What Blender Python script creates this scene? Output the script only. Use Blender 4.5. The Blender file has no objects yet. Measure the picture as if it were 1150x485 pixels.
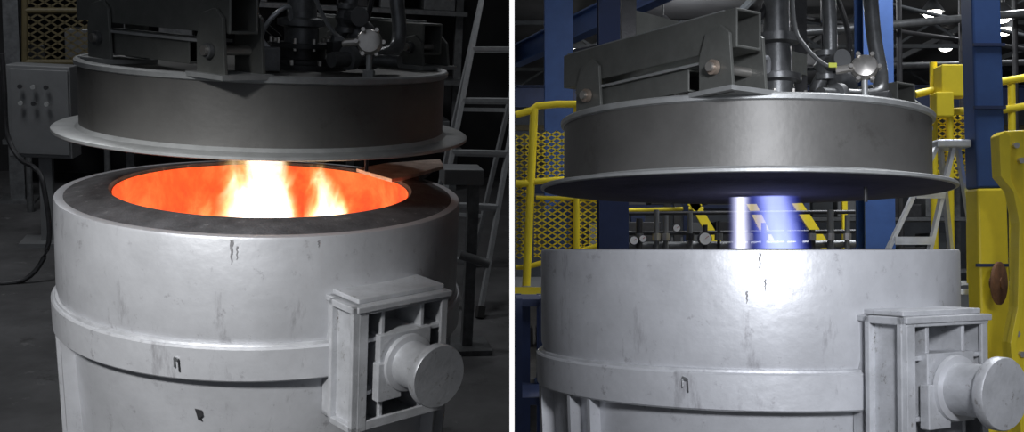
import bpy, bmesh, math, random
from mathutils import Matrix, Vector, noise
random.seed(7)
sc=bpy.context.scene
try: sc.view_settings.view_transform='Standard'
except Exception: pass
F=1225.0
R=math.radians
# ---------------------------------------------------------------- camera
cam_d=bpy.data.cameras.new('camera'); cam=bpy.data.objects.new('camera',cam_d)
sc.collection.objects.link(cam); sc.camera=cam
cam_d.sensor_width=36; cam_d.lens=F/1150*36; cam_d.clip_end=200
CW=Matrix.Translation((0,0,1.70))@Matrix.Rotation(R(90+1.75),4,'X')
cam.matrix_world=CW
HL=2.80
CL=Matrix.Translation((0,0,HL))@Matrix.Rotation(R(90-12.3),4,'X')
ML=CW@Matrix.Rotation(math.atan(285/F),4,'Y')@Matrix.Rotation(R(-.3),4,'Z')@CL.inverted()
MR=Matrix.Identity(4)
BM=MR; XF=Matrix.Identity(4); CLIP=False

def ray(px,py):
    o=BM.inverted()@CW.translation
    d=Vector(((px-575)/F,-(py-242.5)/F,-1))
    d=(BM.inverted()@CW).to_3x3()@d
    return o,d
def U(px,py,y):
    o,d=ray(px,py); return o+d*((y-o.y)/d.y)
def UZ(px,py,z=0):
    o,d=ray(px,py); return o+d*((z-o.z)/d.z)

# ---------------------------------------------------------------- materials
def nodes(name):
    m=bpy.data.materials.new(name); m.use_nodes=True
    nt=m.node_tree; return m,nt,nt.nodes,nt.links,nt.nodes['Principled BSDF']
def mat(name,col,rough=.5,metal=0.,var=.15,scale=6,bump=.0,spots=None,streak=None):
    m,nt,N,L,b=nodes(name)
    tc=N.new('ShaderNodeTexCoord'); mp=N.new('ShaderNodeMapping'); L.new(tc.outputs['Object'],mp.inputs[0])
    if streak: mp.inputs['Scale'].default_value=streak
    n=N.new('ShaderNodeTexNoise'); n.inputs['Scale'].default_value=scale; n.inputs['Detail'].default_value=8; n.inputs['Roughness'].default_value=.65
    L.new(mp.outputs[0],n.inputs['Vector'])
    cr=N.new('ShaderNodeValToRGB'); c=Vector(col[:3])
    cr.color_ramp.elements[0].position=.3; cr.color_ramp.elements[1].position=.7
    cr.color_ramp.elements[0].color=(*[max(0,x*(1-var)) for x in c],1)
    cr.color_ramp.elements[1].color=(*[min(1,x*(1+var)) for x in c],1)
    L.new(n.outputs['Fac'],cr.inputs[0]); out=cr.outputs[0]
    for k,sp in enumerate(spots or ()):
        m2=N.new('ShaderNodeMapping'); m2.inputs['Scale'].default_value=sp[3] if len(sp)>3 else (1,1,1); m2.inputs['Location'].default_value=(k*3.1,k*1.7,0)
        L.new(tc.outputs['Object'],m2.inputs[0])
        n2=N.new('ShaderNodeTexNoise'); n2.inputs['Scale'].default_value=sp[1]; n2.inputs['Detail'].default_value=10; n2.inputs['Roughness'].default_value=.75
        L.new(m2.outputs[0],n2.inputs['Vector'])
        r2=N.new('ShaderNodeValToRGB'); r2.color_ramp.elements[0].position=sp[2]; r2.color_ramp.elements[1].position=sp[2]+.09
        L.new(n2.outputs['Fac'],r2.inputs[0])
        mx=N.new('ShaderNodeMix'); mx.data_type='RGBA'; L.new(r2.outputs[0],mx.inputs[0]); L.new(out,mx.inputs[6]); mx.inputs[7].default_value=(*sp[0],1)
        out=mx.outputs[2]
    L.new(out,b.inputs['Base Color'])
    b.inputs['Roughness'].default_value=rough; b.inputs['Metallic'].default_value=metal
    if bump:
        bp=N.new('ShaderNodeBump'); bp.inputs['Strength'].default_value=bump; bp.inputs['Distance'].default_value=.01
        n3=N.new('ShaderNodeTexNoise'); n3.inputs['Scale'].default_value=scale*8; n3.inputs['Detail'].default_value=6
        L.new(tc.outputs['Object'],n3.inputs['Vector']); L.new(n3.outputs['Fac'],bp.inputs['Height']); L.new(bp.outputs[0],b.inputs['Normal'])
    return m
def emis(name,col,s):
    m,nt,N,L,b=nodes(name); b.inputs['Base Color'].default_value=(*col,1)
    b.inputs['Emission Color'].default_value=(*col,1); b.inputs['Emission Strength'].default_value=s; return m
def hot(name,c0,c1,c2,s):
    m,nt,N,L,b=nodes(name)
    tc=N.new('ShaderNodeTexCoord'); n=N.new('ShaderNodeTexNoise'); n.inputs['Scale'].default_value=3.6; n.inputs['Detail'].default_value=8; n.inputs['Roughness'].default_value=.65; n.inputs['Distortion'].default_value=.4
    L.new(tc.outputs['Object'],n.inputs['Vector'])
    cr=N.new('ShaderNodeValToRGB'); e=cr.color_ramp.elements
    e[0].position=.34; e[0].color=(*c0,1); e[1].position=.68; e[1].color=(*c2,1); x=e.new(.5); x.color=(*c1,1)
    L.new(n.outputs['Fac'],cr.inputs[0]); L.new(cr.outputs[0],b.inputs['Emission Color']); b.inputs['Emission Strength'].default_value=s
    b.inputs['Base Color'].default_value=(.12,.03,.02,1); b.inputs['Roughness'].default_value=.9
    return m
def soft_flame(name,cx,cy,z0,zt,R0,lean,dist,soft,s,cols,nscale=5,power=.5,seed=0.0):
    """emission volume with a tapering, noise-broken soft edge (object space)"""
    m=bpy.data.materials.new(name); m.use_nodes=True; nt=m.node_tree; N=nt.nodes; L=nt.links; N.clear()
    o=N.new('ShaderNodeOutputMaterial'); e=N.new('ShaderNodeEmission'); L.new(e.outputs[0],o.inputs['Volume'])
    def M(op,a,b=None,c=None):
        n=N.new('ShaderNodeMath'); n.operation=op
        for i,v in enumerate((a,b,c)):
            if v is None: continue
            if isinstance(v,(int,float)): n.inputs[i].default_value=v
            else: L.new(v,n.inputs[i])
        return n.outputs[0]
    tc=N.new('ShaderNodeTexCoord'); mp=N.new('ShaderNodeMapping'); mp.inputs['Scale'].default_value=(1,1,.5); mp.inputs['Location'].default_value=(seed,seed*.7,seed*1.3)
    L.new(tc.outputs['Object'],mp.inputs[0])
    n=N.new('ShaderNodeTexNoise'); n.inputs['Scale'].default_value=nscale; n.inputs['Detail'].default_value=4; n.inputs['Roughness'].default_value=.6; n.inputs['Distortion'].default_value=.5
    L.new(mp.outputs[0],n.inputs['Vector'])
    sn=N.new('ShaderNodeSeparateColor'); L.new(n.outputs['Color'],sn.inputs[0])
    sp=N.new('ShaderNodeSeparateXYZ'); L.new(tc.outputs['Object'],sp.inputs[0])
    zz=M('ADD',sp.outputs[2],M('MULTIPLY',M('SUBTRACT',sn.outputs[2],.5),dist*1.6))
    t=M('DIVIDE',M('SUBTRACT',zz,z0),zt-z0)
    t=M('MINIMUM',M('MAXIMUM',t,0.0),1.0)
    x=M('SUBTRACT',M('SUBTRACT',sp.outputs[0],cx),M('MULTIPLY',M('MULTIPLY',t,t),lean))
    x=M('ADD',x,M('MULTIPLY',M('SUBTRACT',sn.outputs[0],.5),dist))
    y=M('ADD',M('SUBTRACT',sp.outputs[1],cy),M('MULTIPLY',M('SUBTRACT',sn.outputs[1],.5),dist))
    r=M('SQRT',M('ADD',M('MULTIPLY',x,x),M('MULTIPLY',y,y)))
    Rz=M('MULTIPLY',M('POWER',M('SUBTRACT',1.0,t),power),R0)
    q=M('DIVIDE',M('SUBTRACT',Rz,r),soft)
    q=M('MINIMUM',M('MAXIMUM',q,0.0),1.0)
    d=M('MULTIPLY',q,q)
    L.new(M('MULTIPLY',d,s),e.inputs[1])
    cr=N.new('ShaderNodeValToRGB'); el=cr.color_ramp.elements
    el[0].position=0; el[0].color=(*cols[0],1); el[1].position=.75; el[1].color=(*cols[2],1); k=el.new(.35); k.color=(*cols[1],1)
    L.new(q,cr.inputs[0]); L.new(cr.outputs[0],e.inputs[0])
    return m

SILVER=mat('aluminium_paint',(.54,.55,.575),.42,.40,.13,3,.16,(((.36,.36,.38),14,.59),((.36,.36,.38),5,.58,(1,1,.25)),((.70,.70,.72),30,.64),((.28,.28,.29),3.2,.68,(2,2,.5))))
SILVER2=mat('aluminium_paint_worn',(.46,.47,.49),.45,.36,.2,7,.18,(((.20,.19,.18),20,.59),((.62,.62,.63),12,.62)))
LIDGREY=mat('lid_steel',(.120,.118,.113),.48,.38,.14,4,.08,(((.25,.25,.245),75,.66),((.088,.085,.080),4,.58)))
EDGE=mat('lid_edge_steel',(.36,.37,.37),.45,.35,.15,12,.1)
BEAM=mat('beam_steel',(.16,.165,.155),.45,.35,.2,6,.1)
DARK=mat('black_iron',(.045,.045,.048),.4,.4,.3,12,.1)
MID=mat('pipe_steel',(.15,.155,.16),.38,.5,.3,15,.1)
BOLT=mat('bolt_steel',(.55,.53,.5),.3,.8,.1,20)
REFR=mat('refractory',(.075,.075,.08),.85,0,.5,9,.5,(((.30,.30,.30),18,.60),))
UNDER=mat('lid_refractory_under',(.05,.045,.045),.9,0,.3,8,.3)
ALU=mat('ladder_aluminium',(.6,.62,.65),.35,.5,.1,20)
ALUD=mat('ladder_aluminium_dull',(.30,.31,.32),.45,.3,.15,20)
FOOT=mat('rubber',(.02,.02,.02),.8)
YEL=mat('safety_yellow',(.83,.66,.03),.4,0,.08,5)
YELD=mat('yellow_brown',(.085,.068,.03),.6,0,.2,8)  # dark yellow-brown base colour, mild random variation
BLUE=mat('structural_blue',(.035,.085,.25),.45,0,.15,5)
NAVY=mat('navy_dark',(.02,.035,.10),.5,0,.2,5)
RUST=mat('rusty_steel',(.20,.10,.055),.7,.3,.35,14,.3)
BRZ=mat('pin_face',(.42,.34,.28),.45,.5,.2,20)
CONC=mat('dark_concrete',(.075,.075,.078),.7,0,.45,1.3,.3,(((.16,.16,.16),5,.60),((.03,.03,.03),1.2,.56)))
CONC2=mat('shop_concrete',(.13,.125,.12),.6,0,.3,1.5,.2,(((.22,.21,.2),5,.62),))
WALLD=mat('dark_wall',(.02,.02,.022),.8,0,.5,.8)
WALLR=mat('hall_wall',(.10,.11,.125),.8,0,.5,.7)
ROOF=mat('roof_deck',(.025,.025,.027),.8,0,.4,.8)
TRUSS=mat('roof_truss_steel',(.035,.04,.045),.7,0,.3,3)
CAB=mat('cabinet_grey',(.15,.155,.16),.5,.1,.12,5)
WHITE=mat('gauge_white',(.8,.8,.8),.4,0,.02)
SOOT=mat('soot',(.22,.22,.23),.8,0,.4,30)
RED=mat('red_paint',(.45,.03,.02),.4)
LAMP=emis('lamp_glow',(1,.97,.9),14)
EDGEW=emis('edge_glow_white',(1,1,1),1.0)  # emission stands in for light on the white divider edge
HOTL=hot('hot_lining',(.66,.020,.0),(1.0,.080,.006),(1.0,.19,.035),1.12)
WARM=mat('cold_lining',(.10,.09,.085),.9)
TAG=mat('yellow_tag',(.55,.6,.05),.5)

# ---------------------------------------------------------------- mesh helpers
def E(name,loc=(0,0,0)):
    o=bpy.data.objects.new(name,None); sc.collection.objects.link(o); o.empty_display_size=.1
    o.matrix_world=BM@Matrix.Translation(XF@Vector(loc)); o['o']=list(XF@Vector(loc)); return o
def mk(par,name,verts,faces,m,smooth=False,bev=0,sub=0):
    org=Vector(par['o']) if par else Vector((0,0,0))
    me=bpy.data.meshes.new(name); me.from_pydata([tuple((XF@Vector(v))-org) for v in verts],[],faces); 
    bm=bmesh.new(); bm.from_mesh(me)
    bmesh.ops.recalc_face_normals(bm,faces=bm.faces)
    if CLIP:
        inv=BM.inverted(); co=inv@Vector((-.012,0,0))-org; no=inv.to_3x3()@Vector((1,0,0))
        bmesh.ops.bisect_plane(bm,geom=bm.verts[:]+bm.edges[:]+bm.faces[:],plane_co=co,plane_no=no,clear_outer=True)
    if smooth:
        for f in bm.faces: f.smooth=True
        for e in bm.edges:
            if len(e.link_faces)==2 and e.calc_face_angle(0)>R(35): e.smooth=False
    bm.to_mesh(me); bm.free()
    me.materials.append(m)
    o=bpy.data.objects.new(name,me); sc.collection.objects.link(o)
    if par: o.parent=par
    else: o.matrix_world=BM
    if bev:
        b=o.modifiers.new('bev','BEVEL'); b.width=bev; b.segments=2; b.limit_method='ANGLE'
    return o
BF=[(0,1,3,2),(4,6,7,5),(0,4,5,1),(2,3,7,6),(0,2,6,4),(1,5,7,3)]
def box(par,name,c,s,m,bev=0,rz=0):
    c=Vector(c); rm=Matrix.Rotation(rz,3,'Z'); vs=[]
    for x in(-.5,.5):
        for y in(-.5,.5):
            for z in(-.5,.5): vs.append(c+rm@Vector((x*s[0],y*s[1],z*s[2])))
    return mk(par,name,vs,BF,m,bev=bev)
def frame(p0,p1,up=(0,0,1)):
    p0=Vector(p0);p1=Vector(p1); d=(p1-p0).normalized(); u=Vector(up)
    if abs(d.dot(u))>.98: u=Vector((0,1,0))
    s=d.cross(u).normalized(); u=s.cross(d).normalized(); return p0,p1,d,s,u
def obox(par,name,p0,p1,w,h,m,bev=0,hollow=0,up=(0,0,1)):
    p0,p1,d,s,u=frame(p0,p1,up)
    def rect(w,h): return [(-w/2,-h/2),(w/2,-h/2),(w/2,h/2),(-w/2,h/2)]
    if not hollow:
        vs=[p+s*a+u*b for p in(p0,p1) for a,b in rect(w,h)]
        fs=[(0,1,2,3),(7,6,5,4)]+[(i,(i+1)%4,4+(i+1)%4,4+i) for i in range(4)]
    else:
        vs=[p+s*a+u*b for p in(p0,p1) for q in(0,hollow) for a,b in rect(w-2*q,h-2*q)]
        fs=[]
        for i in range(4):
            j=(i+1)%4
            fs+=[(i,j,8+j,8+i),(4+i,4+j,12+j,12+i),(i,j,4+j,4+i),(8+i,8+j,12+j,12+i)]
    return mk(par,name,vs,fs,m,bev=bev)
def hbeam(par,name,p0,p1,w,h,t,m,up=(0,0,1)):
    p0,p1,d,s,u=frame(p0,p1,up)
    out=[(-w/2,-h/2),(w/2,-h/2),(w/2,-h/2+t),(t/2,-h/2+t),(t/2,h/2-t),(w/2,h/2-t),(w/2,h/2),(-w/2,h/2),(-w/2,h/2-t),(-t/2,h/2-t),(-t/2,-h/2+t),(-w/2,-h/2+t)]
    n=12; vs=[p+s*a+u*b for p in(p0,p1) for a,b in out]
    fs=[tuple(range(n)),tuple(range(2*n-1,n-1,-1))]+[(i,(i+1)%n,n+(i+1)%n,n+i) for i in range(n)]
    return mk(par,name,vs,fs,m)
def cyl(par,name,p0,p1,r,m,seg=24,r1=None,bev=0):
    p0,p1,d,s,u=frame(p0,p1); r1=r if r1 is None else r1
    vs=[p+(s*math.cos(a)+u*math.sin(a))*q for p,q in((p0,r),(p1,r1)) for a in[2*math.pi*i/seg for i in range(seg)]]
    fs=[tuple(range(seg)),tuple(range(2*seg-1,seg-1,-1))]+[(i,(i+1)%seg,seg+(i+1)%seg,seg+i) for i in range(seg)]
    return mk(par,name,vs,fs,m,smooth=True,bev=bev)
def lathe(par,name,prof,m,c=(0,0),seg=128,axis=None,closed=False):
    if axis is None: p=Vector((c[0],c[1],0)); d=Vector((0,0,1)); s=Vector((1,0,0)); u=Vector((0,1,0))
    else:
        p=Vector(axis[0]); _,_,d,s,u=frame(p,p+Vector(axis[1]))
    vs=[];fs=[]; n=len(prof)
    for i in range(seg):
        a=2*math.pi*i/seg
        for r,h in prof: vs.append(p+d*h+(s*math.cos(a)+u*math.sin(a))*max(r,1e-4))
    for i in range(seg):
        j=(i+1)%seg
        for k in range(n if closed else n-1):
            l=(k+1)%n
            fs.append((i*n+k,j*n+k,j*n+l,i*n+l))
    return mk(par,name,vs,fs,m,smooth=True)
def pipe(par,name,pts,r,m,seg=10,smoothn=6):
    pts=[Vector(p) for p in pts]
    if smoothn and len(pts)>2:
        q=[]; P=[pts[0]]+pts+[pts[-1]]
        for i in range(1,len(P)-2):
            for k in range(smoothn):
                t=k/smoothn; a,b,c,d=P[i-1],P[i],P[i+1],P[i+2]
                q.append(.5*((2*b)+(c-a)*t+(2*a-5*b+4*c-d)*t*t+(3*b-a-3*c+d)*t**3))
        q.append(pts[-1]); pts=q
    vs=[];fs=[]; up=Vector((.3,.2,.9)).normalized()
    for i,p in enumerate(pts):
        d=(pts[min(i+1,len(pts)-1)]-pts[max(i-1,0)]).normalized()
        s=d.cross(up); 
        if s.length<1e-3: s=d.cross(Vector((1,0,0)))
        s.normalize(); u=s.cross(d)
        for k in range(seg):
            a=2*math.pi*k/seg; vs.append(p+(s*math.cos(a)+u*math.sin(a))*r)
    n=len(pts)
    for i in range(n-1):
        for k in range(seg): fs.append((i*seg+k,i*seg+(k+1)%seg,(i+1)*seg+(k+1)%seg,(i+1)*seg+k))
    fs+= [tuple(range(seg)),tuple(range((n-1)*seg,n*seg))]
    return mk(par,name,vs,fs,m,smooth=True)
def poly(par,name,pts,dvec,m,bev=0):
    n=len(pts); dvec=Vector(dvec); vs=[Vector(p) for p in pts]+[Vector(p)+dvec for p in pts]
    fs=[tuple(range(n)),tuple(range(2*n-1,n-1,-1))]+[(i,(i+1)%n,n+(i+1)%n,n+i) for i in range(n)]
    return mk(par,name,vs,fs,m,bev=bev)
def lattice(par,name,a,b,c,pitch,w,m):
    a=Vector(a);b=Vector(b);c=Vector(c); X=b-a;Z=c-a;lx=X.length;lz=Z.length;X.normalize();Z.normalize();nrm=X.cross(Z).normalized()
    vs=[];fs=[]
    for sg in(1,-1):
        k=-lz*1.6
        while k<lx+lz*1.6:
            t0=0;t1=lz; s=1.6*sg
            lo,hi=(0-k)/s,(lx-k)/s
            if lo>hi: lo,hi=hi,lo
            t0=max(t0,lo);t1=min(t1,hi)
            if t1-t0>.01:
                p=a+X*(k+s*t0)+Z*t0; q=a+X*(k+s*t1)+Z*t1; d=(q-p).normalized(); sd=d.cross(nrm)*w/2
                o=nrm*w*.5*sg; i=len(vs)
                vs+=[p-sd-o,p+sd-o,q+sd-o,q-sd-o,p-sd+o,p+sd+o,q+sd+o,q-sd+o]
                fs+=[(i,i+1,i+2,i+3),(i+4,i+5,i+6,i+7),(i,i+1,i+5,i+4),(i+3,i+2,i+6,i+7),(i,i+3,i+7,i+4),(i+1,i+2,i+6,i+5)]
            k+=pitch
    return mk(par,name,vs,fs,m)
def sphere(par,name,c,r,m,sz=(1,1,1)):
    prof=[(r*math.sin(t)*1,-r*math.cos(t)*sz[2]) for t in[math.pi*i/16 for i in range(17)]]
    return lathe(par,name,prof,m,axis=(c,(0,0,1)),seg=24)

# ---------------------------------------------------------------- ladle
def ladle(c,ta,lining,soot,lugs,hole=None,ribs=(),crown=.036,boff=0.0):
    L=E('foundry_ladle',(c[0],c[1],0)); cx,cy=c
    b0=1.055+boff; b1=1.212+boff
    prof=[(0,.18),(.86,.18),(.90,.22),(.955,1.0),(.972,b0+.03),(.985,b1),(1.0,b1+.05),(1.0,1.685),(.996,1.697),(.985,1.70),(.955,1.70)]
    lathe(L,'shell',prof,SILVER,c)
    lathe(L,'stiffener_band',[(.96,b0),(1.012,b0),(1.02,b0+.008),(1.024,b1-.008),(1.016,b1),(.97,b1)],SILVER,c)
    lathe(L,'band_weld',[(.99,b1),(1.008,b1),(1.004,b1+.01),(.99,b1+.013)],SILVER2,c)
    k=crown
    lathe(L,'refractory_rim',[(.957,1.69),(.955,1.70),(.86,1.70+k*.6),(.77,1.70+k),(.75,1.70+k),(.737,1.70+k*.5),(.732,1.66)],REFR,c)
    lathe(L,'lining',[(.7325,1.70+k*.5),(.70,.5),(0,.45)],lining,c)
    def P(a,r,z): return (cx+r*math.sin(a),cy-r*math.cos(a),z)
    for i,a in enumerate(ribs):
        a=R(a)
        for s in(-.075,.075):
            poly(L,f'rib_{i}',[P(a+s,.93,b0),P(a+s,1.012,b0),P(a+s,.985,.30),P(a+s,.88,.22)],(.02*math.cos(a),.02*math.sin(a),0),SILVER)
        poly(L,f'rib_foot_{i}',[P(a-.09,.88,.3),P(a+.1,.88,.3),P(a+.1,.99,.3),P(a-.09,.99,.3)],(0,0,-.3),SILVER)
    for i,(a,z0,z1,w,r) in enumerate(soot):
        a=R(a); n=18; vs=[];fs=[]
        for k in range(n+1):
            t=k/n; z=z0+(z1-z0)*t; ww=w*(1-t)**.8*(.7+.4*random.random())+.002
            off=.0018*math.sin(k*.9+i)
            for q in(-.5,.5): vs.append(P(a+off+q*ww,r-.0012,z))
        for k in range(n): fs.append((2*k,2*k+1,2*k+3,2*k+2))
        mk(L,f'soot_streak_{i}',vs,fs,SOOT)
    for i,(a,z) in enumerate(lugs):
        a=R(a)
        obox(L,f'lug_{i}',P(a-.014,1.024,z+.025),P(a-.012,1.027,z-.015),.006,.014,MID)
        obox(L,f'lug_loop_{i}',P(a-.014,1.028,z+.025),P(a+.006,1.028,z+.017),.007,.012,MID)
        obox(L,f'lug_pin_{i}',P(a+.006,1.026,z+.02),P(a+.009,1.024,z-.035),.006,.010,DARK)
    if hole:
        a=R(hole[0]); z=hole[1]
        poly(L,'vent_slot',[P(a-.022,.952,z+.03),P(a+.013,.955,z+.026),P(a+.018,.955,z+.0),P(a+.006,.955,z-.008),P(a+.013,.95,z-.028),P(a-.008,.95,z-.020),P(a-.012,.952,z)],(.002*math.sin(a),-.002*math.cos(a),0),DARK)
    a=R(ta); n=Vector((math.sin(a),-math.cos(a),0)); t=Vector((math.cos(a),math.sin(a),0)); C=Vector((cx,cy,1.15)); Z=Vector((0,0,1))
    W=.245;H=.285
    def pl(name,u0,u1,z0,z1,r0,r1,m=SILVER2,bev=.004):
        vs=[C+n*r+t*u+Z*z for u in(u0,u1) for z in(z0,z1) for r in(r0,r1)]
        mk(L,name,vs,[(0,1,3,2),(4,6,7,5),(0,4,5,1),(2,3,7,6),(0,2,6,4),(1,5,7,3)],m,bev=bev)
    q=.026
    pl('trunnion_side_a',-W,-W+q,-H,H,.93,1.20); pl('trunnion_side_b',W-q,W,-H,H,.93,1.20)
    pl('trunnion_top',-W-.012,W+.012,H-q,H,.93,1.215); pl('trunnion_bottom',-W,W,-H,-H+q,.93,1.20)
    pl('trunnion_top_pad',-W+.02,W-.0,H,H+.022,.95,1.17)
    pl('trunnion_backplate',-W,W,-H,H,.975,1.0,SILVER2)
    pl('flange_l',-W,-W+.05,-H,H,1.185,1.205); pl('flange_bot',-W,W,-H,-H+.045,1.186,1.204)
    pl('flange_top',-W,W,H-.04,H-.001,1.187,1.206); pl('flange_r',W-.038,W,-H,H,1.186,1.203)
    pl('cheek_rail_a',-W-.03,-W+.005,-H,H,1.02,1.045); pl('cheek_rail_b',-W-.03,-W+.005,-H,H,1.18,1.204)
    pl('cheek_cap',-W-.03,-W+.005,H-.03,H,1.02,1.204); pl('cheek_cap_b',-W-.03,-W+.005,-H,-H+.03,1.02,1.204)
    for i,u in enumerate((-.108,.108)): 
        pl(f'web_v_{i}',u-.010,u+.010,-H+q,H-q,.99,1.19)
    for i,z in enumerate((-.12,.12)):
        pl(f'web_h_{i}',-W+q,W-q,z-.010,z+.010,.99,1.185)
    pl('boss_plate',-.14,.14,-.14,.14,1.13,1.215)
    pl('boss_plate_step',-.158,-.03,-.155,.02,1.19,1.235)
    lathe(L,'trunnion_pin',[(0,1.15),(.116,1.15),(.116,1.235),(.104,1.245),(.104,1.40),(.110,1.41),(.137,1.412),(.140,1.418),(.140,1.45),(.136,1.456),(0,1.456)],SILVER2,axis=((cx,cy,1.15),tuple(n)),seg=64)
    lathe(L,'pin_weld_ring',[(.10,1.228),(.132,1.232),(.128,1.25),(.10,1.258)],SILVER,axis=((cx,cy,1.15),tuple(n)),seg=48)
    lathe(L,'far_trunnion_pin',[(0,-.95),(.104,-.95),(.104,-1.40),(.14,-1.412),(.14,-1.456),(0,-1.456)],SILVER2,axis=((cx,cy,1.15),tuple(n)),seg=48)
    return L

# ---------------------------------------------------------------- lid
def lid(c,rz,dz=0,tilt=(0,0),left=False,fr=1.0):
    global XF
    XF=Matrix.Translation((c[0],c[1],2.04+dz))@Matrix.Rotation(tilt[0],4,'X')@Matrix.Rotation(tilt[1],4,'Y')@Matrix.Rotation(rz,4,'Z')@Matrix.Translation((0,0,-2.04))
    L=E('ladle_preheater_lid',(0,0,2.04))
    lathe(L,'drum',[(.8,2.04),(.886,2.045),(.886,2.345),(.898,2.35),(.900,2.366),(.893,2.372),(.875,2.372),(.868,2.360),(0,2.360)],LIDGREY)
    lathe(L,'top_rim',[(.888,2.343),(.902,2.349),(.904,2.368),(.896,2.376),(.872,2.376),(.866,2.365)],EDGE)
    lathe(L,'flange',[(.88,2.052),(1.01*fr,2.050),(1.016*fr,2.046),(1.016*fr,2.034),(1.01*fr,2.03),(.86,2.03)],EDGE)
    lathe(L,'flange_weld',[(.884,2.045),(.905,2.051),(.886,2.068)],EDGE)
    lathe(L,'refractory_underside',[(1.0*fr,2.029),(.70,2.026),(.66,2.015),(.2,2.01),(.15,2.02),(0,2.02)],UNDER)
    d=Vector((.545,-.84,0)).normalized(); s=Vector((.84,.545,0))
    n1=Vector((-.165,-.93,0)); n2=Vector((.87,.13,0))
    f1=n1-d*1.22; f2=n2-d*1.1
    Z=Vector((0,0,1)); PINC=MID if left else BRZ
    for k,(n,f) in enumerate(((n1,f1),(n2,f2))):
        zt=2.63 if k==0 else 2.52
        obox(L,f'lift_beam_{k}',f+Z*zt,n+Z*zt,.145,.165,BEAM,bev=.004,hollow=.012)
        obox(L,f'beam_cap_strip_{k}',f+Z*(zt+.088),n-d*.10+Z*(zt+.088),.10,.012,EDGE)
        if k==0:
            obox(L,'lower_channel',f-d*-.12+Z*2.455,n-d*.30+Z*2.455,.13,.10,BEAM,bev=.003,hollow=.01)
            obox(L,'lower_channel_flange',f-d*-.12+Z*2.51,n-d*.2+Z*2.51,.17,.012,EDGE)
        for j,tt in enumerate((.10,.98)):
            b=n-d*tt if k==0 else n-d*(tt*.7)
            for q in(-.095,.095):
                o=b+s*q
                top=zt-.02
                poly(L,f'clevis_plate_{k}_{j}',[o-d*.10+Z*2.36,o+d*.10+Z*2.36,o+d*.08+Z*top,o+d*.03+Z*(top+.04),o-d*.06+Z*(top+.02),o-d*.10+Z*(top-.08)],s*.016,BEAM,bev=.002)
            hz=2.475
            cyl(L,f'clevis_pin_{k}_{j}',b-s*.135+Z*hz,b+s*.145+Z*hz,.020,BOLT)
            cyl(L,f'pin_washer_{k}_{j}',b-s*.118+Z*hz,b-s*.098+Z*hz,.032,PINC)
            obox(L,f'clevis_foot_{k}_{j}',b-d*.13+Z*2.372,b+d*.13+Z*2.372,.26,.02,EDGE)
        m_=n*.35+f*.65
        obox(L,f'hanger_{k}',m_+Z*zt,m_+Z*3.45,.07,.07,DARK)
    obox(L,'cross_tie',n1*.35+f1*.65+Z*2.80,n2*.35+f2*.65+Z*2.80,.10,.12,BEAM,hollow=.01)
    obox(L,'gantry_head',n1*.35+f1*.65+Z*3.5,n2*.35+f2*.65+Z*3.5,.18,.2,NAVY if not left else BEAM)
    bx,by=.16,-.06
    lathe(L,'burner_base',[(0,2.36),(.235,2.36),(.235,2.385),(.20,2.39),(.20,2.405),(.12,2.41),(.12,2.46),(.165,2.462),(.165,2.485),(0,2.485)],DARK,c=(bx,by),seg=48)
    for i in range(10):
        a=i*math.pi/5; cyl(L,f'burner_bolt_{i}',(bx+.215*math.cos(a),by+.215*math.sin(a),2.38),(bx+.215*math.cos(a),by+.215*math.sin(a),2.41),.012,BOLT,seg=6)
        cyl(L,f'flange_bolt_{i}',(bx+.148*math.cos(a),by+.148*math.sin(a),2.45),(bx+.148*math.cos(a),by+.148*math.sin(a),2.51),.009,BOLT,seg=6)
    lathe(L,'burner_body',[(.085,2.48),(.085,2.56),(.12,2.57),(.12,2.60),(.075,2.61),(.07,2.75),(.11,2.76),(.11,2.80),(.065,2.81),(.06,3.5),(0,3.5)],MID,c=(bx,by),seg=32)
    pipe(L,'gas_pipe',[(bx+.16,by-.12,2.38),(bx+.16,by-.12,2.50),(bx+.19,by-.14,2.58),(bx+.22,by-.16,2.70),(bx+.20,by-.16,3.2)],.034,MID,seg=16)
    lathe(L,'valve_body',[(0,-.07),(.05,-.07),(.05,-.045),(.036,-.04),(.058,0),(.036,.04),(.05,.045),(.05,.07),(0,.07)],MID,axis=((bx+.20,by-.15,2.62),(0,0,1)),seg=24)
    cyl(L,'valve_actuator',(bx+.20,by-.15,2.62),(bx+.24,by-.27,2.63),.038,MID)
    cyl(L,'valve_actuator_cap',(bx+.24,by-.27,2.63),(bx+.243,by-.28,2.63),.046,CAB)
    cyl(L,'union_a',(bx+.16,by-.12,2.44),(bx+.16,by-.12,2.50),.052,DARK,seg=6)
    pipe(L,'air_pipe',[(bx+.17,by-.18,2.42),(bx+.30,by-.30,2.425),(bx+.42,by-.40,2.43)],.030,MID,seg=16)
    cyl(L,'air_pipe_union',(bx+.25,by-.25,2.423),(bx+.31,by-.31,2.425),.045,DARK,seg=8)
    sphere(L,'regulator_bulb',(bx+.28,by-.15,2.53),.07,MID,(1,1,1.2))
    pipe(L,'conduit_a',[(bx+.28,by-.15,2.55),(bx+.33,by-.1,2.75),(bx+.30,by,3.0),(bx+.2,by+.1,3.3)],.014,DARK)
    pipe(L,'conduit_b',[(.30,-.63,2.52),(.25,-.56,2.56),(.20,-.45,2.66),(.17,-.36,2.80),(.17,-.3,3.2)],.010,CAB)
    pipe(L,'hose',[(bx-.1,by+.1,2.5),(bx-.22,by+.02,2.62),(bx-.18,by-.05,2.78),(bx-.05,by,2.95),(bx,by+.1,3.3)],.018,DARK)
    pipe(L,'hose_coil',[(bx-.12,by-.12,2.42),(bx-.2,by-.1,2.5),(bx-.16,by-.16,2.60),(bx-.08,by-.14,2.66),(bx-.06,by-.08,2.58)],.012,ALU)
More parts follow.
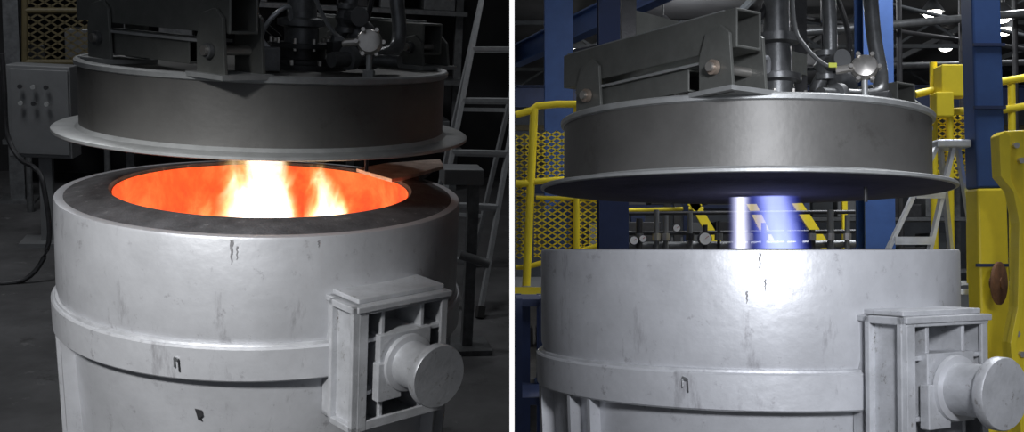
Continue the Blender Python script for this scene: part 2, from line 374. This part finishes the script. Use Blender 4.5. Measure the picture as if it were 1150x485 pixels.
    pipe(L,'inclined_pipe',[(.25,-.50,2.43),(.55,-.30,2.46),(.62,-.22,2.55),(.60,-.18,2.8),(.58,-.16,3.2)],.036,MID,seg=16)
    cyl(L,'inclined_pipe_flange',(.33,-.447,2.438),(.36,-.427,2.441),.058,CAB,seg=20)
    gx,gy=.40,-.66
    cyl(L,'thermocouple_stem',(gx,gy,2.36),(gx,gy,2.50),.014,EDGE,seg=12)
    cyl(L,'thermocouple_boss',(gx,gy,2.36),(gx,gy,2.40),.028,EDGE,seg=6)
    hv=Vector((-.25,-.9,.25)).normalized(); hc=Vector((gx,gy,2.525))
    lathe(L,'thermocouple_head',[(0,-.05),(.03,-.05),(.048,-.03),(.058,-.012),(.058,.012),(.052,.02),(.05,.028),(.03,.034),(0,.036)],BOLT,axis=(tuple(hc),tuple(hv)),seg=24)
    for i in range(6):
        a=i*math.pi/3; w=Vector((math.cos(a)*.062,-.01,math.sin(a)*.062)); cyl(L,f'head_lug_{i}',hc+w-hv*.012,hc+w+hv*.018,.010,BOLT,seg=8)
    cyl(L,'head_nipple',hc+Vector((-.05,0,0)),hc+Vector((-.12,.02,-.01)),.018,BOLT,seg=10)
    box(L,'inspection_tag',(gx-.14,gy+.0,2.535),(.035,.01,.02),CAB if left else TAG)
    cyl(L,'thermocouple_probe',(gx,gy,2.0),(gx,gy,1.935),.009,DARK,seg=8)
    box(L,'limit_switch',(-.02,-.42,2.42),(.09,.07,.11),MID,bev=.004)
    XF=Matrix.Identity(4)
    return L

def stepladder(name,top,feet,n,m,w0,z0=0):
    S=E(name,((feet[0][0]+feet[1][0])/2,(feet[0][1]+feet[1][1])/2,0))
    for i,(a,b) in enumerate(zip(top,feet)):
        obox(S,f'rail_{i}',b,a,w0*.45,w0,m,up=(0,1,0))
        d=(Vector(b)-Vector(a)).normalized()
        obox(S,f'foot_{i}',Vector(b)-d*.10,Vector(b),w0*.8,w0*1.3,FOOT,up=(0,1,0))
    for k in range(1,n):
        t=k/n
        a=Vector(feet[0]).lerp(Vector(top[0]),t); b=Vector(feet[1]).lerp(Vector(top[1]),t)
        obox(S,f'tread_{k}',a,b,.085,.03,m)
        obox(S,f'tread_lip_{k}',a+Vector((0,-.035,-.01)),b+Vector((0,-.035,-.01)),.01,.05,m)
    for k in (1,3):
        t=k/5
        a=Vector(feet[2]).lerp(Vector(top[2]),t); b=Vector(feet[3]).lerp(Vector(top[3]),t)
        obox(S,f'back_brace_{k}',a,b,.02,.035,m)
    c=sum((Vector(p) for p in top),Vector())/4
    return S,c

# ================================================================= RIGHT BAY (bright)
BM=MR
CR=(1.145,5.42)
def quad(name,pts,m,par=None): return mk(par,name,pts,[tuple(range(len(pts)))],m)
quad('floor',[(.01,-3,0),(26,-3,0),(26,34,0),(.01,34,0)],CONC2)
quad('wall_back',[(.01,34,0),(26,34,0),(26,34,6.6),(.01,34,6.6)],WALLR)
quad('wall_right',[(26,-3,0),(26,34,0),(26,34,6.6),(26,-3,6.6)],WALLR)
quad('ceiling',[(.01,2,6.6),(26,2,6.6),(26,34,6.6),(.01,34,6.6)],ROOF)
pw=box(None,'added_divider',(0,17.7,5),(.0140,28.8,18),mat('divider_paint',(.2,.2,.2),.8),0)  # added sheet separating the bays, also stops light crossing over
tr=box(None,'glow_edge',(0,3.295,5),(.0145,.006,18),EDGEW)  # divider edge glows by its own colour, it is no lamp

ladle(CR,30,WARM,[(-8,1.685,1.60,.010,1.003),(-6.8,1.58,1.53,.006,1.003),(-11,1.53,1.48,.008,1.003)],[(-25,1.15)],None,(-58,-88,75,110,150,190,230),crown=.004,boff=-.012)
lid(CR,0,-.040,(R(-1.35),R(.45)),fr=.985)
G=E('gas_flame',(1.2,5.42,1.0))
def fcyl(par,name,x,y,z0,z1,r,m): return cyl(par,name,(x,y,z0),(x,y,z1),r,m,seg=24)
# flame material coordinates are relative to the flame object's origin
bm1=soft_flame('blue_flame',.17,0,.1,1.7,.20,-.26,.10,.12,11,((.03,.05,.95),(.10,.15,1),(.34,.40,1)),6,.35,1.3)
bm2=soft_flame('pale_flame',-.065,0,.1,2.6,.075,0,.03,.07,42,((.25,.27,1),(.55,.58,1),(.9,.9,1)),8,.3,4.3)
fcyl(G,'blue_tongue',1.29,5.42,1.2,1.965,.24,bm1)
fcyl(G,'pale_tongue',1.13,5.42,1.2,1.96,.09,bm2)

def mast(c,m1,zt,col):
    S=E('gantry_mast',(c[0]-.45,c[1]+2.1,0))
    hbeam(S,'mast_column',(c[0]-.45,c[1]+2.1,0),(c[0]-.45,c[1]+2.1,zt+.1),.2,.2,.02,col)
    hbeam(S,'mast_arm',(c[0]-.45,c[1]+2.2,zt+.1),(c[0]-.30,c[1]-.1,zt+.1),.15,.2,.02,col)
    box(S,'mast_base',(c[0]-.45,c[1]+2.1,.015),(.45,.45,.03),col)
mast(CR,None,3.6,NAVY)

def column(name,x,y,z1,w,m,z0=0,t=.025):
    S=E(name,(x,y,0)); hbeam(S,'shaft',(x,y,z0),(x,y,z1),w,w,t,m); box(S,'base_plate',(x,y,.012),(w*1.7,w*1.7,.024),m); return S
column('steel_column',U(627,60,14).x,14,6.6,.36,BLUE)
column('steel_column',U(981,60,11).x,11,6.6,.30,BLUE)
column('steel_column',U(715,60,24).x,24,6.6,.30,NAVY)
B=E('roof_girder',(1.7,15.7,5.3))
hbeam(B,'girder',(.05,20.3,5.3),(3.0,12.4,5.3),.22,.38,.03,BLUE)
B=E('crane_rail_beam',(8,25,5.0))
hbeam(B,'girder',(.05,25,5.2),(25,25,5.2),.3,.5,.03,NAVY); hbeam(B,'rail',(.05,26,4.6),(25,26,4.6),.1,.14,.02,YELD)
for y in (18,23,29):
    T=E('roof_truss',(9,y,6.2))
    obox(T,'bottom_chord',(.02,y,6.0),(25.9,y,6.0),.08,.08,TRUSS); obox(T,'top_chord',(.02,y,6.5),(25.9,y,6.5),.08,.08,TRUSS)
    x=.1
    k=0
    while x<25:
        obox(T,f'web_{k}',(x,y,6.0),(x+.8,y,6.5),.05,.05,TRUSS); obox(T,f'web_b_{k}',(x+.8,y,6.5),(x+1.6,y,6.0),.05,.05,TRUSS); x+=1.6;k+=1
for x in (2,4.5,7,9.5,12):
    T=E('roof_purlin',(x,25,6.45)); obox(T,'bar',(x,15,6.38),(x,33.8,6.38),.07,.12,TRUSS)
for (px,py,d) in ((1128,33,20),(1125,18,17.5),(1062,52,24),(1047,14,19),(648,98,30),(648,52,24),(1000,30,22),(655,75,28),(870,75,27),(745,30,21)):
    p=U(px,py,d); S=E('high_bay_lamp',(p.x,p.y,p.z))
    lathe(S,'reflector',[(.05,.22),(.08,.20),(.20,.03),(.21,0),(.19,.01)],MID,axis=(tuple(p),(0,0,1)),seg=20)
    sphere(S,'bulb',(p.x,p.y,p.z-.01),.15,LAMP,(1,1,.7))
    cyl(S,'stem',(p.x,p.y,p.z+.2),(p.x,p.y,6.5),.015,MID,seg=8)

# mezzanine + yellow railing at the left
PD=9.0
zp=U(590,322,PD).z
S=E('mezzanine_platform',(.6,PD+1,0))
box(S,'deck',(.62,PD+1.6,zp-.05),(1.2,3.3,.1),MID); 
for x in(.1,1.15):
    for y in(PD+.1,PD+3.1): box(S,'leg',(x,y,(zp-.1)/2),(.1,.1,zp-.1),NAVY)
box(S,'toe_board',(.62,PD-.06,zp-.06),(1.2,.012,.12),YEL)
S=E('guard_rail',(.4,PD,zp))
def rl(par,name,pts,d,r,m,seg=12,sm=0): return pipe(par,name,[U(a,b,d if not isinstance(d,(list,tuple)) else d[i]) for i,(a,b) in enumerate(pts)],r,m,seg,sm)
rl(S,'top_rail',[(579,129),(597,124),(603,119),(625,117),(652,117)],PD,.030,YEL)
rl(S,'mid_rail',[(579,206),(600,206)],PD,.030,YEL); rl(S,'mid_rail_b',[(600,204),(640,201),(650,201)],PD,.026,YEL)
rl(S,'post_a',[(600,122),(591,321)],PD,.034,YEL); 
rl(S,'post_b',[(648,118),(647,320)],PD+.05,.028,YEL)
rl(S,'post_c',[(683,200),(683,320)],PD+.05,.024,YEL)
rl(S,'low_rail',[(579,300),(592,300),(684,272)],PD+.05,.022,YEL)
rl(S,'upper_frame',[(602,222),(684,224)],PD+.05,.018,YEL)
lattice(S,'mesh_upper',U(603,202,PD+.08),U(648,200,PD+.08),U(603,148,PD+.08),.085,.012,YEL)
lattice(S,'mesh_lower',U(600,290,PD+.1),U(684,290,PD+.1),U(600,224,PD+.1),.085,.012,YEL)
lattice(S,'mesh_edge',U(579,290,PD+.1),U(596,290,PD+.1),U(579,150,PD+.1),.085,.012,YEL)
S=E('access_stair',(1.9,11,0))
for i,(a,b,c,d) in enumerate(((778,226,806,275),(842,226,873,290),(893,226,935,290),(775,226,785,226+8))):
    p,q=U(a,b,11),U(c,d,11); v=(q-p); p=p-v*.8 if i<3 else p; 
    obox(S,f'stringer_{i}',p,q+v*.6 if i<3 else q,.05,.09,YEL)
for i,x in enumerate((770,905,948)):
    obox(S,f'post_{i}',U(x,200,11.1),Vector((U(x,200,11.1).x,11.1,0)),.05,.05,YEL if i==2 else NAVY)
rl(S,'hand_rail',[(700,236),(790,234)],11.2,.02,YEL)
S=E('gas_manifold',(1.7,8.4,1.5))
def at(px,py,d): return U(px,py,d)
for i,(py,r) in enumerate(((276,.03),(262,.018),(240,.016))): rl(S,f'header_{i}',[(690,py),(960,py-2)],8.5+.05*i,r,MID if i<1 else DARK)
for i in range(15):
    px=698+i*18+random.uniform(-5,5); h=random.uniform(20,48)
    rl(S,f'riser_{i}',[(px,282),(px,282-h)],8.45,random.choice((.012,.02,.026)),random.choice((MID,DARK,CAB)))
    cyl(S,f'fitting_{i}',at(px,270,8.42),at(px,262,8.42),.032,random.choice((MID,DARK,BOLT)),seg=8)
for i,(px,py,r) in enumerate(((792,268,.052),(712,270,.035),(722,268,.03),(760,256,.03))):
    c=at(px,py,8.3); cyl(S,f'gauge_case_{i}',c,c+Vector((0,.05,0)),r,DARK); cyl(S,f'gauge_face_{i}',c+Vector((0,-.004,0)),c,r*.86,WHITE)
    obox(S,f'gauge_needle_{i}',c+Vector((0,-.007,0)),c+Vector((r*.5,-.007,r*.4)),.003,.003,RED)
for px in (700,950):
    p=at(px,276,8.55); box(S,'stand',(p.x,p.y,.8),(.06,.06,1.6),DARK)
def rack(name,px0,px1,py0,d,m,n):
    a=U(px0,py0,d);b=U(px1,py0,d); S=E(name,((a.x+b.x)/2,d,0)); h=a.z; w=b.x-a.x
    for x in(a.x,b.x):
        for y in(d,d+.8): box(S,'upright',(x,y,h/2),(.08,.08,h),m)
    for k in range(n):
        z=h*(k+1)/n; box(S,f'shelf_{k}',((a.x+b.x)/2,d+.4,z-.03),(w,.85,.05),m)
        x=a.x+.1
        while x<b.x-.25:
            ww=random.uniform(.18,.45); hh=random.uniform(.15,h/n*.8)
            if x+ww<b.x: box(S,f'bin_{k}',(x+ww/2,d+.4,z-h/n+hh/2+.0),(ww*.9,.6,hh),random.choice((MID,CAB,NAVY,DARK,TRUSS,DARK)),bev=.01)
            x+=ww+.03
    return S
rack('storage_rack',690,900,170,16,NAVY,4)
rack('storage_rack',905,1100,185,15,MID,4)
rack('storage_rack',1120,1260,170,16,NAVY,4)
rack('storage_rack',578,700,160,19,MID,4)
rack('storage_rack',650,760,200,13,DARK,3)
rack('storage_rack',580,612,335,7.6,NAVY,2)
S=E('overhead_piping',(4,13,4))
for i,(a,b,c,d,r,m) in enumerate(((860,40,1150,15,.05,MID),(900,20,1150,55,.03,DARK),(960,75,1150,70,.04,MID),(1000,5,1150,40,.03,TRUSS),(640,60,760,35,.05,DARK))):
    p,q=U(a,b,13+i*.4),U(c,d,13+i*.4); cyl(S,f'run_{i}',p,q,r,m,seg=12)
for i,px in enumerate((925,1010,1080,1140)):
    p=U(px,60,13.2); cyl(S,f'drop_{i}',(p.x,p.y,1.0 if i%2 else 3),(p.x,p.y,6.5),.035,DARK,seg=10)

S=E('guard_rail',(3.8,9,1.4))
for i,pts in enumerate((((1028,106),(1062,98),(1092,94)),((1028,128),(1092,124)),((1122,92),(1160,86)),((1122,124),(1160,118)))):
    rl(S,f'rail_{i}',list(pts),9.0,.032,YEL)
for i,px in enumerate((1048,1066,1088,1136)):
    rl(S,f'post_{i}',[(px,70 if i in(0,2) else 92),(px+2,318)],9.02,.03,YEL)
lattice(S,'mesh',U(1028,200,9.1),U(1092,200,9.1),U(1028,130,9.1),.085,.012,YEL)
a=U(1068,92,8.9); box(S,'yellow_box',tuple(a),(.22,.18,.26),YEL,bev=.01)
b=U(1058,118,8.85); box(S,'yellow_box_lower',tuple(b),(.14,.14,.2),YEL,bev=.01)
S2=E('raised_walkway',(4,9.5,1.3)); p=U(1028,320,9.0)
box(S2,'deck',(p.x+1.2,9.6,p.z-.04),(2.6,1.4,.08),MID)
for x in(p.x+.1,p.x+2.3): box(S2,'leg',(x,9.9,(p.z-.08)/2),(.1,.1,p.z-.08),NAVY)

xc=U(1107,212,7).x; zc=U(1107,212,7).z
S=E('painted_column',(xc,7,0))
o=obox(S,'lower_yellow',(xc+.03,7,0),(xc,7,zc),.19,.19,YEL,bev=.015)
o=obox(S,'upper_blue',(xc,7,zc),(xc-.075,7,6.6),.185,.185,BLUE,bev=.015)
box(S,'base_plate',(xc+.03,7,.015),(.4,.4,.03),YEL)
for z in (2.6,3.0,1.6): box(S,f'clip_{z}',(xc-.01,6.9,z),(.20,.02,.02),NAVY)
c=U(1122,318,6.72)
S=E('rusty_handwheel',tuple(c))
ax=Vector((.62,-.55,0)).normalized()*-1
lathe(S,'disc',[(0,-.015),(.12,-.015),(.132,-.008),(.132,.008),(.12,.015),(0,.015)],RUST,axis=(tuple(c),tuple(ax)),seg=40)
cyl(S,'hub',c-ax*.02,c+ax*.05,.035,RUST); cyl(S,'shaft',c,Vector((xc,6.9,c.z)),.02,MID)
S=E('yellow_lift_frame',tuple(U(1150,400,6.2)))
pts=[(1122,152),(1128,147),(1150,146),(1172,150),(1182,620),(1150,620),(1146,470),(1137,410),(1135,385),(1143,345),(1145,250),(1138,215),(1124,198)]
poly(S,'frame_plate',[U(a,b,6.2) for a,b in pts],(0,.12,0),YEL,bev=.008)
pts=[(1122,152),(1129,147),(1135,152),(1135,200),(1148,230),(1150,340),(1142,385),(1145,410),(1137,410),(1135,385),(1143,345),(1145,250),(1138,215),(1124,198)]
poly(S,'frame_rib',[U(a,b,6.16) for a,b in pts],(0,.05,0),YEL,bev=.003)
for i,(a,b) in enumerate(((1142,163),(1148,180),(1143,375),(1149,398))):
    c=U(a,b,6.17); cyl(S,f'bolt_{i}',c,c+Vector((0,.05,0)),.018,BOLT,seg=6)

tops=[U(1051,166,7.0),U(1070,166,7.0),U(1056,166,7.15),U(1076,168,7.15)]
feet=[]
for (ax_,ay_),(bx_,by_),d,dd in (((1051,166),(995,285),7.0,6.8),((1070,166),(1043,285),7.0,6.8),((1056,166),(1080,400),7.15,7.6),((1076,168),(1113,400),7.15,7.4)):
    p=U(ax_,ay_,d); q=U(bx_,by_,(d+dd)/2); t=p.z/(p.z-q.z); f=p+(q-p)*t; feet.append(Vector((f.x,f.y,0)))
S,_=stepladder('stepladder',tops,feet,8,ALU,.05)
c=(tops[0]+tops[1]+tops[2]+tops[3])/4; box(S,'top_cap',(c.x,c.y,c.z+.02),(.22,.26,.05),ALU,bev=.01)

# ================================================================= LEFT BAY (dark)
BM=ML; 
CLIP=True
quad('floor',[(-14,-4,0),(8,-4,0),(8,15.6,0),(-14,15.6,0)],CONC)
quad('wall_back',[(-14,15.6,0),(8,15.6,0),(8,15.6,7),(-14,15.6,7)],WALLD)
quad('wall_left',[(-14,-4,0),(-14,15.6,0),(-14,15.6,7),(-14,-4,7)],WALLD)
quad('ceiling',[(-14,3,7),(8,3,7),(8,15.6,7),(-14,15.6,7)],WALLD)
CLIP=False
CLc=(.03,5.62)
LL=ladle(CLc,30,HOTL,[(-8,1.685,1.58,.014,1.003),(-6.7,1.66,1.60,.007,1.003),(13,1.68,1.65,.009,1.003)],[(-21,1.13)],(-17,.87),(-72,-95,60,110,150,190,230),crown=.030)
lid((.04,5.62),R(4),-.018,(R(-.9),R(.1)),True,fr=.995)
Fp=E('ladle_fire',(0,5.6,1.2))
fa=soft_flame('fire_main',-.03,0,.0,.80,.33,.04,.42,.17,24,((1,.22,.03),(1,.62,.20),(1,.88,.74)),7,.42,2.1)
fb=soft_flame('fire_side',.34,0,.0,.66,.25,-.03,.30,.12,24,((1,.26,.03),(1,.70,.20),(1,.92,.60)),9,.55,6.4)
fc=soft_flame('fire_low',-.30,0,.0,.60,.16,.03,.26,.12,12,((1,.16,.02),(1,.40,.10),(1,.72,.3)),9,.6,9.4)
fcyl(Fp,'flame_mass',-.03,5.6,1.1,1.97,.30,fa)
fcyl(Fp,'flame_mass_side',.42,5.6,1.1,1.95,.20,fb)
fcyl(Fp,'flame_mass_low',-.34,5.6,1.1,1.9,.17,fc)
PLT=mat('scaled_plate',(.38,.30,.25),.8,.2,.35,12,.3)
pts=[(400,193),(432,187),(494,182),(498,190),(452,203),(440,205)]
poly(LL,'lip_cover_plate',[UZ(a,b,1.755) for a,b in pts],(0,0,.02),PLT,bev=.003)
poly(LL,'lip_plate_lug',[UZ(a,b,1.70) for a,b in ((450,200),(470,196),(490,190),(470,206))],(0,0,.056),REFR)

S=E('control_cabinet',tuple(U(50,125,11.5)))
c=U(50,124,11.5); h=(U(50,74,11.5)-U(50,176,11.5)).length; w=.60
box(S,'enclosure',tuple(c),(w,.3,h),CAB,bev=.01,rz=R(-8)); box(S,'door',(c.x-.01,c.y-.16,c.z),(w*.9,.02,h*.92),CAB,bev=.006,rz=R(-8))
for i in range(3):
    for j in range(2):
        p=Vector((c.x-.18+i*.12,c.y-.18+i*-.016,c.z+.25-j*.16)); cyl(S,f'button_{i}_{j}',p,p+Vector((0,-.03,0)),.022,EDGE if (i+j)%2 else DARK,seg=14)
box(S,'pedestal',(c.x,c.y,(c.z-h/2)/2),(.12,.12,c.z-h/2),CAB); box(S,'pedestal_foot',(c.x,c.y,.02),(.5,.4,.04),CAB)
S=E('steel_column',tuple(UZ(22,235,0))); p=UZ(22,225,0); hbeam(S,'shaft',(p.x,p.y,0),(p.x,p.y,7),.16,.16,.02,MID); box(S,'base_plate',(p.x,p.y,.015),(.4,.4,.03),MID)
S=E('rubber_hose',tuple(U(20,160,10)))
q=U(48,205,10.2)
pipe(S,'hose_a',[U(2,60,10.4),U(5,100,10.4),U(8,150,10.4),U(22,178,10.3),U(38,188,10.3),q,(q.x+.05,10.1,.35),(q.x-.15,10.0,.03),(q.x-.6,9.9,.03)],.022,DARK)
S=E('mesh_guard_panel',tuple(U(70,30,13)))
lattice(S,'mesh',U(28,70,13),U(118,70,13),U(28,-40,13),.14,.02,YELD)
for a,b in (((28,70),(118,70)),((28,70),(28,-60)),((118,70),(118,-60)),((28,12),(118,12))): pipe(S,'frame',[U(*a,13),U(*b,13)],.035,YELD,smoothn=0)
for px in(28,118):
    p=U(px,70,13); pipe(S,'leg',[p,(p.x,p.y,0)],.035,MID,smoothn=0)
S=E('parts_rack',(-.2,14.6,0))
for x in (-3.0,-1.6,-.2,1.2,2.6):
    box(S,'upright',(x,14.6,1.5),(.1,.1,3.0),MID)
for z in(.6,1.5,2.4,3.0): box(S,'shelf',(-.2,14.6,z),(5.7,.7,.06),MID)
x=-2.9
while x<2.4:
    for z in(.6,1.5,2.4):
        hh=random.uniform(.2,.6); ww=random.uniform(.25,.5); box(S,'crate',(x+ww/2,14.6,z+.03+hh/2),(ww*.85,.5,hh),random.choice((MID,CAB,DARK)),bev=.01)
    x+=.55
S=E('pipe_stand',tuple(UZ(530,330,0)))
p=U(518,196,8.0); box(S,'head',(p.x,8.0,p.z),(.30,.25,.12),CAB,bev=.01)
box(S,'post',(p.x+.1,8.0,p.z/2),(.08,.08,p.z),MID); cyl(S,'clamp',(p.x-.0,7.9,p.z-.6),(p.x+.22,7.85,p.z-.66),.035,CAB); box(S,'base',(p.x+.1,8.0,.02),(.35,.35,.04),MID)
CLIP=True
ft=UZ(538,357,0); fl=UZ(474,350,0)
tops=[U(541,-2,9.9),U(600,-2,9.9)]
d=Vector((.05,.25,0)); tops=[tops[0],tops[1],tops[0]+d,tops[1]+d]
feet=[fl,ft,Vector((fl.x+.25,fl.y+1.7,0)),Vector((ft.x+.25,ft.y+1.7,0))]
stepladder('stepladder',tops,feet,6,ALUD,.075)
CLIP=False

# ================================================================= lights
def light(name,kind,loc,target,power,col=(1,1,1),size=.5,spot=None,blend=.6,bay=None):
    l=bpy.data.lights.new(name,kind); l.energy=power; l.color=col
    if kind=='AREA': l.size=size
    else: l.shadow_soft_size=size
    if spot: l.spot_size=R(spot); l.spot_blend=blend
    o=bpy.data.objects.new(name,l); sc.collection.objects.link(o)
    loc=Vector(loc); d=Vector(target)-loc
    m=Matrix.Translation(loc)@d.to_track_quat('-Z','Y').to_matrix().to_4x4()
    o.matrix_world=m; return o
light('added_front_spot','SPOT',(1.1,.4,2.9),(1.22,5.4,1.30),940,(.92,.94,1),.35,38,.9)  # added front fill spot, brightens the right ladle
light('added_front_spot','SPOT',(-2.2,.6,3.2),(-1.40,5.4,.80),1200,(1,1,1),.25,36,.9)  # added key spot, brightens the left ladle from camera-left
for x,y,pw in ((3.5,6.0,130),(4,9.5,260)):
    light('bay_light','AREA',(x,y,6.1),(x,y,0),pw,(.95,.97,1),1.4)
for x,y in ((6.5,13.5),(1.8,15.5),(10,19),(3.5,21),(7,29)):
    light('bay_light','POINT',(x,y,5.7),(x,y,0),150,(.95,.97,1),.12)
c=ML@Vector((0,5.6,1.3)); light('fire_glow','POINT',c,c+Vector((0,0,-1)),6,(1,.3,.06),.15)
c=ML@Vector((-3,9.5,6)); light('bay_light','AREA',c,ML@Vector((-2,10,0)),110,(.95,.97,1),1.5)
c=ML@Vector((1.6,9.0,5.5)); light('bay_light','AREA',c,ML@Vector((1.7,9.2,0)),40,(.95,.97,1),.8)
w=bpy.data.worlds.new('world'); sc.world=w; w.use_nodes=True
w.node_tree.nodes['Background'].inputs[0].default_value=(.75,.8,.9,1); w.node_tree.nodes['Background'].inputs[1].default_value=.22
